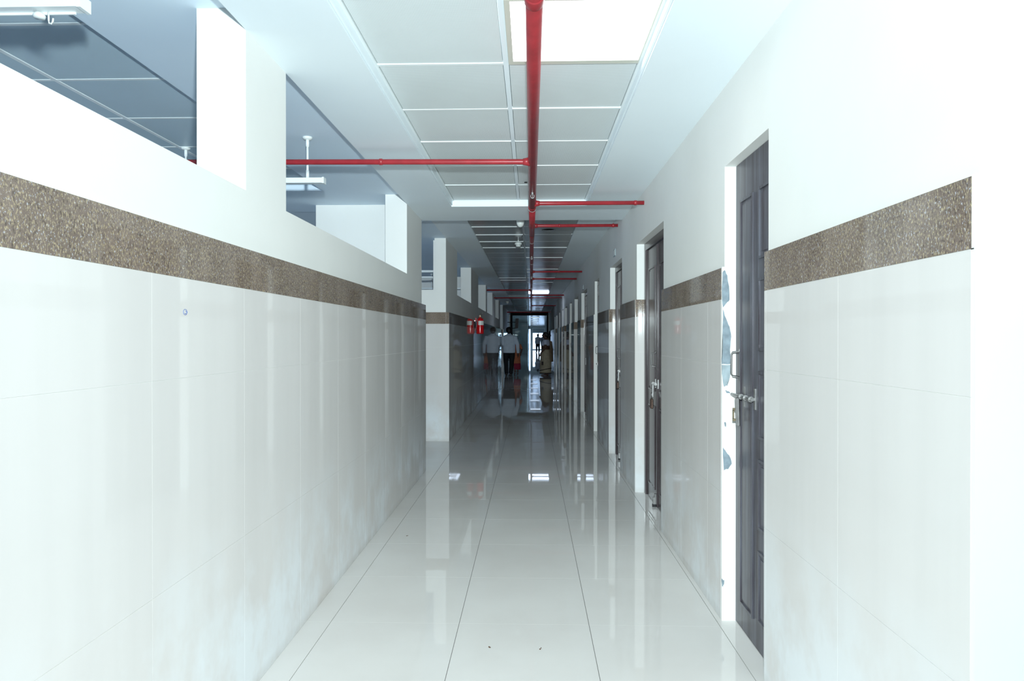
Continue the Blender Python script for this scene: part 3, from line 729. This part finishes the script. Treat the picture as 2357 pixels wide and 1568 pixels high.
# ------------------------------------------------------------------ fire extinguisher on the left wall
ex = thing('fire_extinguisher', 'red fire extinguisher hung on the left tiled wall', 'extinguisher', (-0.958, 12.7, 1.40))
bm = bmesh.new(); lathe(bm, [(0.060, 0.0), (0.069, 0.006), (0.070, 0.02), (0.070, 0.245), (0.066, 0.268), (0.052, 0.288), (0.030, 0.300), (0.018, 0.306), (0.018, 0.325)], n=28); obj('cylinder', bm, M['redpaint'], ex, True)
bm = bmesh.new()
N = 16; R0 = 0.0708; va = []
for k in range(N+1):
    an = math.radians(-115 + 150*k/N); va.append((bm.verts.new((R0*math.cos(an), R0*math.sin(an), 0.165)), bm.verts.new((R0*math.cos(an), R0*math.sin(an), 0.243))))
for p, q in zip(va, va[1:]): bm.faces.new((p[0], q[0], q[1], p[1]))
lb = obj('label', bm, M['white_plastic'], ex, True); lb['label'] = 'white paper label band'
bm = bmesh.new(); box(bm, -0.014, 0.014, -0.018, 0.018, 0.318, 0.350); tube(bm, [(0, 0.0, 0.345), (0, 0.0, 0.362)], 0.010, 10); obj('valve', bm, M['brass'], ex)
bm = bmesh.new(); tube(bm, [(-0.01, 0, 0.352), (0.04, -0.02, 0.360), (0.065, -0.03, 0.352)], 0.005, 8); tube(bm, [(-0.015, 0, 0.362), (0.03, -0.02, 0.385), (0.05, -0.03, 0.392)], 0.005, 8); obj('handle', bm, M['steel'], ex, True)
bm = bmesh.new(); tube(bm, [(0, -0.01, 0.338), (-0.03, -0.045, 0.33), (-0.045, -0.075, 0.27), (-0.062, -0.085, 0.14), (-0.078, -0.085, 0.075), (-0.080, -0.085, 0.06)], [0.006]*5+[0.009], 8)
obj('hose', bm, simple('pinkish grey hose', (0.42, 0.22, 0.24), 0.45), ex, True)
bm = bmesh.new(); box(bm, XL+0.958+0.0005, -0.069, -0.02, 0.02, 0.24, 0.30); obj('wall_bracket', bm, M['redpaint'], ex)

# ------------------------------------------------------------------ glass partition, lobby and end door
gp = thing('glass_partition', 'dark framed glass partition across the far end of the corridor', 'partition', (0, 34.0, 0))
L0, L1 = -1.04, 0.885
boxes('frame', [(L0, L0+0.11, -0.05, 0.04, 0, 2.6), (L1-0.09, L1, -0.05, 0.04, 0, 2.6), (L0+0.11, L1-0.09, -0.05, 0.04, 2.45, 2.6)], M['darkframe'], gp)
for (a, b2) in ((-0.99, -0.18), (-0.10, 0.835)):
    pass
bobj('pane', (-0.929, -0.12, -0.004, 0.004, 0.01, 2.449), M['glass'], gp)
boxes('mullion', [(-0.12, -0.09, -0.02, 0.02, 0, 2.449)], M['darkframe'], gp)
op = struct(boxes('wall_end', [(XLI, XRO, 33.96, 34.05, 2.6, 2.85), (XLU, L0-0.0005, 33.95, 34.05, 0, 2.5), (L1+0.0005, XRU, 33.95, 34.05, 0, 2.5)], M['plaster']))
lob = struct(boxes('wall_lobby', [
    (-4.6, -4.4, 34.0, 58.0, 0, 2.75), (3.5, 3.7, 34.0, 75, 0, 0.9), (3.5, 3.7, 34.0, 75, 2.3, 2.75), (3.5, 3.7, 34.0, 37.0, 0.9, 2.3), (3.5, 3.7, 48.0, 75.0, 0.9, 2.3), (-4.6, XLI, 33.9, 34.1, 0, 2.75), (XRO, 3.7, 33.9, 34.1, 0, 2.75),  # unseen opening in the right wall, added to brighten the lobby with daylight
    (-4.6, -0.27, 58.0, 58.2, 0, 2.75),
    (-0.30, -0.27, 58.2, 75, 0, 2.75),
    (-0.05, 0.15, 75.0, 75.2, 0, 2.75), (1.55, 3.7, 75, 75.2, 0, 2.75), (-0.27, -0.05, 75, 75.2, 2.3, 2.75), (0.15, 1.55, 75, 75.2, 2.43, 2.75)], M['teal']))
lc = struct(boxes('ceiling_lobby', [(-4.6, 3.7, 34.05, 75.2, 2.62, 2.8)], M['perf_far']))
ed = thing('end_door', 'bright framed glass entrance door at the very end of the corridor', 'door', (0.85, 75.05, 0))
boxes('frame', [(-0.70, -0.64, -0.03, 0.03, 0, 2.43), (0.64, 0.70, -0.03, 0.03, 0, 2.43), (-0.64, 0.64, -0.03, 0.03, 2.37, 2.43), (-0.64, 0.64, -0.03, 0.03, 1.86, 1.92), (-0.03, 0.03, -0.03, 0.03, 0.0, 1.86), (-0.64, 0.64, -0.03, 0.03, 0.0, 0.08)], M['white'], ed)
bobj('transom_panel', (-0.64, 0.64, -0.01, 0.01, 1.92, 2.37), M['greycloth'], ed)
boxes('push_bar', [(-0.64, 0.64, -0.05, -0.03, 1.30, 1.345)], M['steel'], ed)
for k in range(6):
    t_ = thing('ceiling_light', 'lit strip panel in the lobby ceiling beyond the glass, number %s from the partition' % ['one', 'two', 'three', 'four', 'five', 'six'][k], 'light', (0.25, 37.0+5.2*k, 2.62), 0)
    t_['label'] = 'lit square panel in the lobby ceiling beyond the glass, %s from the partition' % ['first', 'second', 'third', 'fourth', 'fifth', 'last'][k]
    bobj('diffuser', (-0.28, 0.28, -0.28, 0.28, -0.03, -0.008), M['lamplobby'], t_)
    boxes('frame', [(-0.30, 0.30, -0.30, -0.28, -0.032, 0), (-0.30, 0.30, 0.28, 0.30, -0.032, 0), (-0.30, -0.28, -0.28, 0.28, -0.032, 0), (0.28, 0.30, -0.28, 0.28, -0.032, 0)], M['white'], t_)
gr = struct(bobj('ground', (-40, 40, 75.3, 160, -0.12, -0.02), M['ground']))

# hanging board by the partition
sg = thing('hanging_board', 'dark maroon board hung from a wall bracket near the glass partition', 'sign', (-0.98, 30.0, 2.0))
bm = bmesh.new(); v = [(-0.0+0.30, 0.19), (0.44, 0.19), (0.41, -0.24), (0.27, -0.27)]
f_ = [bm.verts.new((x, -0.012, z)) for x, z in v]; g_ = [bm.verts.new((x, 0.012, z)) for x, z in v]
bm.faces.new(f_); bm.faces.new(g_[::-1])
for k in range(4): bm.faces.new((f_[k], g_[k], g_[(k+1) % 4], f_[(k+1) % 4]))
obj('board', bm, M['maroon'], sg)
for p_, q_ in (((-0.067, 0, 0.02), (0.30, 0, 0.02)), ((-0.067, 0, -0.29), (0.28, 0, -0.24))):
    bm = bmesh.new(); tube(bm, [p_, q_], 0.014, 8); obj('bracket_arm', bm, M['darkframe'], sg)

# ------------------------------------------------------------------ people
def solid(bm_list_fn, name, mat, parent, vox=0.009, smooth_it=4):
    """build overlapping tapering volumes, fuse them into ONE continuous surface"""
    bm = bmesh.new(); bm_list_fn(bm)
    bmesh.ops.recalc_face_normals(bm, faces=bm.faces)
    me = bpy.data.meshes.new(name+'_raw'); bm.to_mesh(me); bm.free()
    tmp = bpy.data.objects.new('tmp', me); C.objects.link(tmp)
    r = tmp.modifiers.new('r', 'REMESH'); r.mode = 'VOXEL'; r.voxel_size = vox
    s = tmp.modifiers.new('s', 'SMOOTH'); s.iterations = smooth_it; s.factor = 0.5
    dg = bpy.context.evaluated_depsgraph_get(); dg.update()
    m2 = bpy.data.meshes.new_from_object(tmp.evaluated_get(dg)); m2.name = name
    bpy.data.objects.remove(tmp); bpy.data.meshes.remove(me)
    m2.materials.clear(); m2.materials.append(mat)
    for f in m2.polygons: f.use_smooth = True; f.material_index = 0
    o = bpy.data.objects.new(name, m2); C.objects.link(o); o.parent = parent
    return o
def add_hand(bm, w_, d, side, out, s=1.0):
    """w_: wrist, d: direction of the hand, side: thumb direction, out: back-of-hand normal"""
    w_, d, side, out = Vector(w_), Vector(d).normalized(), Vector(side).normalized(), Vector(out).normalized()
    p1 = w_+d*0.05*s; p2 = w_+d*0.095*s
    tube(bm, [w_-d*0.02*s, w_+d*0.01*s, p1, p2], [0.024*s, 0.027*s, 0.038*s, 0.036*s], 12, [0.019*s, 0.018*s, 0.017*s, 0.014*s])
    for j, L in zip((-1.5, -0.5, 0.5, 1.5), (0.060, 0.078, 0.084, 0.072)):
        b0 = p2+side*0.017*s*j*1.05 - d*0.012*s
        tube(bm, [b0, b0+d*L*0.5*s+side*j*0.002*s, b0+d*L*0.82*s-out*0.010*s+side*j*0.002*s, b0+d*L*1.02*s-out*0.024*s], [0.0095*s, 0.009*s, 0.008*s, 0.006*s], 8)
    tb = w_+d*0.025*s+side*0.020*s
    tube(bm, [tb, tb+d*0.028*s+side*0.024*s-out*0.006*s, tb+d*0.055*s+side*0.033*s-out*0.012*s, tb+d*0.075*s+side*0.034*s-out*0.016*s], [0.013*s, 0.0115*s, 0.010*s, 0.008*s], 8)
def head_bm(bm, c, face, s=1.0):
    """head with face; face = horizontal unit vector the person looks along"""
    c = Vector(c); f_ = Vector(face).normalized(); r_ = Vector((f_.y, -f_.x, 0)); u = Vector((0, 0, 1))
    M3 = Matrix((r_, f_, u)).transposed().to_4x4()
    def sp(p, r): bmesh.ops.create_uvsphere(bm, u_segments=16, v_segments=12, radius=1, matrix=Matrix.Translation(c) @ M3 @ Matrix.Translation(Vector(p)*s) @ Matrix.Diagonal((r[0]*s, r[1]*s, r[2]*s, 1)))
    sp((0, -0.008, 0.025), (0.076, 0.094, 0.092)); sp((0, 0.022, -0.035), (0.058, 0.066, 0.078)); sp((0, 0.055, -0.085), (0.030, 0.028, 0.024))
    sp((0, 0.098, -0.020), (0.013, 0.020, 0.020)); sp((0, 0.090, 0.0), (0.009, 0.014, 0.030))
    sp((0, 0.083, -0.058), (0.024, 0.012, 0.007)); sp((0, 0.082, -0.068), (0.020, 0.012, 0.007))
    for q in (-1, 1):
        sp((q*0.078, -0.004, -0.012), (0.010, 0.020, 0.030)); sp((q*0.032, 0.072, 0.028), (0.022, 0.012, 0.008)); sp((q*0.032, 0.072, 0.008), (0.013, 0.012, 0.010))
def eyes(parent, c, face, s=1.0):
    c = Vector(c); f_ = Vector(face).normalized(); r_ = Vector((f_.y, -f_.x, 0)); 
    for q in (-1, 1):
        bm = bmesh.new(); ball(bm, c+(r_*q*0.032+f_*0.082+Vector((0, 0, 0.008)))*s, (0.009*s,)*3, 10); obj('eye', bm, M['white_plastic'], parent, True)
def man(loc, rz, label, group=None, s=1.0, vox=0.008):
    """faces local +y"""
    p = thing('person', label, 'person', loc, rz, group)
    hands = [((-0.165, 0.19, 0.95), -1, (-0.185, -0.03, 1.10)), ((0.285, 0.03, 0.78), 1, (0.275, -0.05, 1.09))]
    legs = [(-1, [(-0.085, 0, 0.90), (-0.10, 0.03, 0.50), (-0.085, 0.10, 0.09)]), (1, [(0.085, 0, 0.90), (0.085, -0.02, 0.50), (0.055, -0.13, 0.10)])]
    def body(bm):
        loft(bm, [(0, 0, 0.82, 0.13, 0.10), (0, 0, 0.92, 0.165, 0.115), (0, 0, 1.02, 0.150, 0.105), (0, 0.01, 1.15, 0.160, 0.110), (0, 0.01, 1.28, 0.180, 0.115), (0, 0, 1.37, 0.175, 0.095), (0, 0, 1.42, 0.09, 0.07), (0, 0.005, 1.45, 0.055, 0.055), (0, 0.01, 1.54, 0.052, 0.055)])
        head_bm(bm, (0, 0.02, 1.575), (0, 1, 0))
        for q, pts in legs:
            tube(bm, [pts[0], (pts[0][0]*1.1, 0.01, 0.70), pts[1], (pts[1][0]*0.95, (pts[1][1]+pts[2][1])/2-0.01, 0.34), pts[2]], [0.092, 0.080, 0.056, 0.052, 0.038], 14)
            fx_, fy_, fz_ = pts[2]; tube(bm, [(fx_, fy_-0.06, fz_-0.055), (fx_, fy_+0.02, fz_-0.045), (fx_*1.1, fy_+0.11, fz_-0.062), (fx_*1.15, fy_+0.17, fz_-0.070)], [0.032, 0.040, 0.042, 0.030], 12, [0.030, 0.038, 0.026, 0.018])
        for (h, q, e_) in hands:
            sh = Vector((q*0.18, 0, 1.37)); el = Vector(e_); wr_ = Vector(h)
            tube(bm, [sh, sh.lerp(el, 0.45), el, el.lerp(wr_, 0.5), wr_], [0.058, 0.048, 0.038, 0.036, 0.026], 12)
            add_hand(bm, wr_, (q*0.02, 0.06, -1), (0, 1, 0), (q, 0, 0))
    solid(body, 'body', M['skin'], p, vox)
    def sh_(bm):
        loft(bm, [(0, 0, 0.80, 0.190, 0.135), (0, 0, 0.84, 0.200, 0.142), (0, 0, 1.0, 0.198, 0.138), (0, 0, 1.18, 0.200, 0.135), (0, 0, 1.30, 0.215, 0.135), (0, 0, 1.38, 0.205, 0.115), (0, 0, 1.425, 0.13, 0.085), (0, 0, 1.45, 0.075, 0.072)])
        loft(bm, [(0, 0, 1.44, 0.068, 0.068), (0, 0.0, 1.485, 0.062, 0.064)])
        for (h, q, e_) in hands:
            sh = Vector((q*0.18, 0, 1.375)); el = Vector(e_); wr_ = Vector(h)+Vector((0, 0, 0.015))
            tube(bm, [sh, sh.lerp(el, 0.45), el, el.lerp(wr_, 0.5), wr_], [0.078, 0.070, 0.062, 0.056, 0.046], 14)
    solid(sh_, 'shirt', M['shirt'], p, vox, 5)
    def tr(bm):
        loft(bm, [(0, 0, 0.78, 0.170, 0.125), (0, 0, 0.86, 0.178, 0.128), (0, 0, 0.98, 0.165, 0.118)])
        for q, pts in legs:
            tube(bm, [pts[0], (pts[0][0]*1.1, 0.01, 0.70), pts[1], (pts[1][0]*0.95, (pts[1][1]+pts[2][1])/2-0.01, 0.34), (pts[2][0], pts[2][1], pts[2][2]-0.02)], [0.102, 0.096, 0.076, 0.070, 0.062], 14)
    solid(tr, 'trousers', M['trouser'], p, vox)
    for q, pts in legs:
        fx_, fy_, fz_ = pts[2]
        def sb_(bm): tube(bm, [(fx_, fy_-0.075, fz_-0.055), (fx_, fy_+0.02, fz_-0.040), (fx_*1.1, fy_+0.11, fz_-0.058), (fx_*1.15, fy_+0.195, fz_-0.066)], [0.036, 0.046, 0.050, 0.030], 14, [0.036, 0.044, 0.034, 0.024])
        so_ = solid(sb_, 'shoe', M['shoe'], p, vox)
        zmin = min(v.co.z for v in so_.data.vertices); so_.location.z = -zmin
    def hr(bm):
        for c_, r_ in (((0, -0.002, 1.622), (0.098, 0.110, 0.092)), ((0, -0.03, 1.585), (0.098, 0.090, 0.095)), ((0, -0.05, 1.535), (0.070, 0.058, 0.070))): ball(bm, c_, r_, 16)
    h_ = solid(hr, 'hair', M['hair'], p, vox)
    eyes(p, (0, 0.02, 1.575), (0, 1, 0))
    p.scale = (s*1.10, s*1.05, s)
    return p
man((-0.765, 23.6, 0), 0.0, 'man seen from behind in a pale blue shirt and black trousers, walking away', None, 1.0)

def woman(loc, rz, label):
    """faces local +y; rz turns her"""
    p = thing('person', label, 'person', loc, rz)
    S_ = 0.90
    def body(bm):
        loft(bm, [(0, 0, 0.80, 0.13, 0.11), (0, 0, 0.92, 0.180, 0.135), (0, 0.01, 1.02, 0.150, 0.120), (0, 0.02, 1.12, 0.140, 0.115), (0, 0.02, 1.25, 0.160, 0.120), (0, 0, 1.37, 0.165, 0.09), (0, 0, 1.42, 0.08, 0.065), (0, 0.01, 1.45, 0.048, 0.05), (0, 0.02, 1.54, 0.046, 0.05)])
        head_bm(bm, (0, 0.035, 1.575), (0, 1, 0))
        for q in (-1, 1):
            tube(bm, [(q*0.085, 0, 0.88), (q*0.085, 0.01, 0.68), (q*0.08, 0, 0.47), (q*0.075, -0.01, 0.32), (q*0.07, -0.02, 0.09)], [0.092, 0.082, 0.056, 0.050, 0.034], 12)
            tube(bm, [(q*0.07, -0.07, 0.035), (q*0.07, 0.02, 0.045), (q*0.075, 0.10, 0.03), (q*0.08, 0.155, 0.02)], [0.026, 0.034, 0.036, 0.026], 12, [0.026, 0.034, 0.024, 0.016])
        for q, el, wr_ in ((-1, Vector((-0.235, -0.05, 1.10)), Vector((-0.235, 0.10, 0.90))), (1, Vector((0.24, -0.03, 1.10)), Vector((0.22, 0.08, 0.88)))):
            sh = Vector((q*0.17, -0.01, 1.365))
            tube(bm, [sh, sh.lerp(el, 0.45), el, el.lerp(wr_, 0.5), wr_], [0.058, 0.050, 0.038, 0.034, 0.024], 12)
            add_hand(bm, wr_, (0, 0.35, -1), (0, 0.9, 0.3), (q, 0, 0), 0.92)
    solid(body, 'body', M['skin'], p, 0.008)
    def bl_(bm):
        loft(bm, [(0, 0.02, 1.17, 0.158, 0.135), (0, 0.02, 1.26, 0.178, 0.140), (0, 0, 1.36, 0.180, 0.105), (0, 0, 1.405, 0.12, 0.08)])
        for q in (-1, 1): tube(bm, [(q*0.165, -0.01, 1.365), (q*0.20, -0.025, 1.27), (q*0.222, -0.035, 1.20)], [0.076, 0.070, 0.062], 14)
    solid(bl_, 'blouse', M['blouse'], p, 0.008)
    def sk(bm):
        loft(bm, [(0, 0.02, 0.10, 0.205, 0.185), (0, 0.015, 0.30, 0.215, 0.190), (0, 0.01, 0.60, 0.215, 0.185), (0, 0.01, 0.85, 0.205, 0.165), (0, 0.01, 0.98, 0.180, 0.145), (0, 0.01, 1.02, 0.165, 0.135)], 28)
    solid(sk, 'sari_skirt', M['sari'], p, 0.010)
    bm = bmesh.new(); loft(bm, [(0, 0.02, 0.085, 0.211, 0.191), (0, 0.02, 0.125, 0.213, 0.193)], 28, True); o_ = obj('sari_hem', bm, M['sari_border'], p, True); o_['label'] = 'dark brown hem border'
    bm = bmesh.new()   # slanting upper border
    N = 28; ra = []
    for k in range(N):
        an = 2*math.pi*k/N; cx_, cy_ = 0.219*math.cos(an), 0.02+0.197*math.sin(an); z_ = 0.245-0.05*math.sin(an)
        ra.append((bm.verts.new((cx_, cy_, z_-0.016)), bm.verts.new((cx_, cy_, z_+0.016))))
    for k in range(N): a_, b_ = ra[k], ra[(k+1) % N]; bm.faces.new((a_[0], b_[0], b_[1], a_[1]))
    o_ = obj('sari_border', bm, M['sari_border'], p, True); o_['label'] = 'dark slanting border band'
    bm = bmesh.new(); box(bm, -0.222, -0.206, 0.03, 0.095, 0.42, 0.56); o_ = obj('sari_patch', bm, M['sari_border'], p); o_['label'] = 'dark rectangular motif'
    def pl(bm):
        tube(bm, [(0.10, 0.12, 1.02), (0.13, 0.14, 1.22), (0.12, 0.09, 1.39), (0.09, -0.04, 1.43), (0.04, -0.15, 1.32), (0.0, -0.18, 1.05), (-0.02, -0.19, 0.75), (-0.02, -0.20, 0.55)], [0.04, 0.06, 0.065, 0.075, 0.10, 0.13, 0.13, 0.10], 14, [0.03, 0.03, 0.035, 0.035, 0.04, 0.045, 0.045, 0.04])
    solid(pl, 'sari_drape', M['pallu'], p, 0.010)
    def hr(bm):
        for c_, r_ in (((0, 0.012, 1.622), (0.086, 0.104, 0.082)), ((0, -0.015, 1.585), (0.085, 0.088, 0.085)), ((0, -0.115, 1.565), (0.055, 0.055, 0.055))): ball(bm, c_, r_, 16)
    solid(hr, 'hair', M['hair'], p, 0.008)
    eyes(p, (0, 0.035, 1.575), (0, 1, 0))
    p.scale = (S_*1.08, S_*1.2, S_)
    return p
woman((0.53, 23.6, 0), math.radians(72), 'woman in a beige sari and white blouse standing by the right wall')

def girl(loc, rz, label):
    p = thing('person', label, 'person', loc, rz); s = 0.80
    def body(bm):
        loft(bm, [(0, 0, 0.80, 0.12, 0.10), (0, 0, 0.95, 0.145, 0.11), (0, 0, 1.10, 0.130, 0.10), (0, 0, 1.28, 0.150, 0.10), (0, 0, 1.37, 0.150, 0.085), (0, 0, 1.42, 0.07, 0.06), (0, 0.01, 1.54, 0.045, 0.048)])
        head_bm(bm, (0, 0.02, 1.575), (0, 1, 0))
        for q in (-1, 1):
            tube(bm, [(q*0.08, 0, 0.88), (q*0.08, 0.01, 0.68), (q*0.075, 0, 0.47), (q*0.07, -0.01, 0.32), (q*0.065, -0.02, 0.09)], [0.085, 0.075, 0.052, 0.046, 0.032], 12)
            tube(bm, [(q*0.065, -0.07, 0.035), (q*0.065, 0.02, 0.045), (q*0.07, 0.10, 0.03), (q*0.07, 0.15, 0.02)], [0.026, 0.033, 0.035, 0.026], 12, [0.026, 0.033, 0.024, 0.016])
            sh = Vector((q*0.155, 0, 1.36)); el = Vector((q*0.25, -0.03, 1.12)); w2 = Vector((q*0.22, 0.08, 0.93))
            tube(bm, [sh, sh.lerp(el, 0.45), el, el.lerp(w2, 0.5), w2], [0.052, 0.045, 0.036, 0.032, 0.023], 12); add_hand(bm, w2, (0, 0.2, -1), (0, 1, 0.2), (q, 0, 0), 0.9)
    solid(body, 'body', M['skin'], p, 0.009)
    def dr(bm):
        loft(bm, [(0, 0, 0.50, 0.20, 0.17), (0, 0, 0.75, 0.19, 0.155), (0, 0, 1.0, 0.165, 0.13), (0, 0, 1.10, 0.15, 0.12), (0, 0, 1.28, 0.17, 0.12), (0, 0, 1.38, 0.15, 0.09)])
        for q in (-1, 1): tube(bm, [(q*0.15, 0, 1.35), (q*0.21, -0.02, 1.22), (q*0.235, -0.025, 1.15)], [0.07, 0.062, 0.056], 12)
    solid(dr, 'dress', M['orange'], p, 0.009)
    def st(bm): loft(bm, [(0.05, -0.02, 0.22, 0.15, 0.14), (0.04, -0.02, 0.40, 0.17, 0.15), (0, 0, 0.56, 0.185, 0.155)])
    solid(st, 'underskirt', M['crimson'], p, 0.009)
    def hr(bm):
        for c_, r_ in (((0, -0.002, 1.618), (0.086, 0.102, 0.084)), ((0, -0.03, 1.575), (0.084, 0.082, 0.09)), ((0.0, -0.09, 1.40), (0.035, 0.03, 0.17))): ball(bm, c_, r_, 16)
    solid(hr, 'hair', M['hair'], p, 0.009)
    eyes(p, (0, 0.02, 1.575), (0, 1, 0))
    p.scale = (s, s, s); return p
girl((-0.53, 24.5, 0), 0.2, 'child in an orange dress with crimson skirt, walking beside the man')
# two tiny figures in the bright lobby
src = man((0.62, 60.0, 0), 0.3, 'tiny distant figure against the bright end door, left of two', None, 0.98, 0.014)
cp = src.copy(); C.objects.link(cp); cp.location = (1.12, 61.0, 0); cp['label'] = 'tiny distant figure against the bright end door, right of two'
for ch in list(src.children):
    c = ch.copy(); C.objects.link(c); c.parent = cp
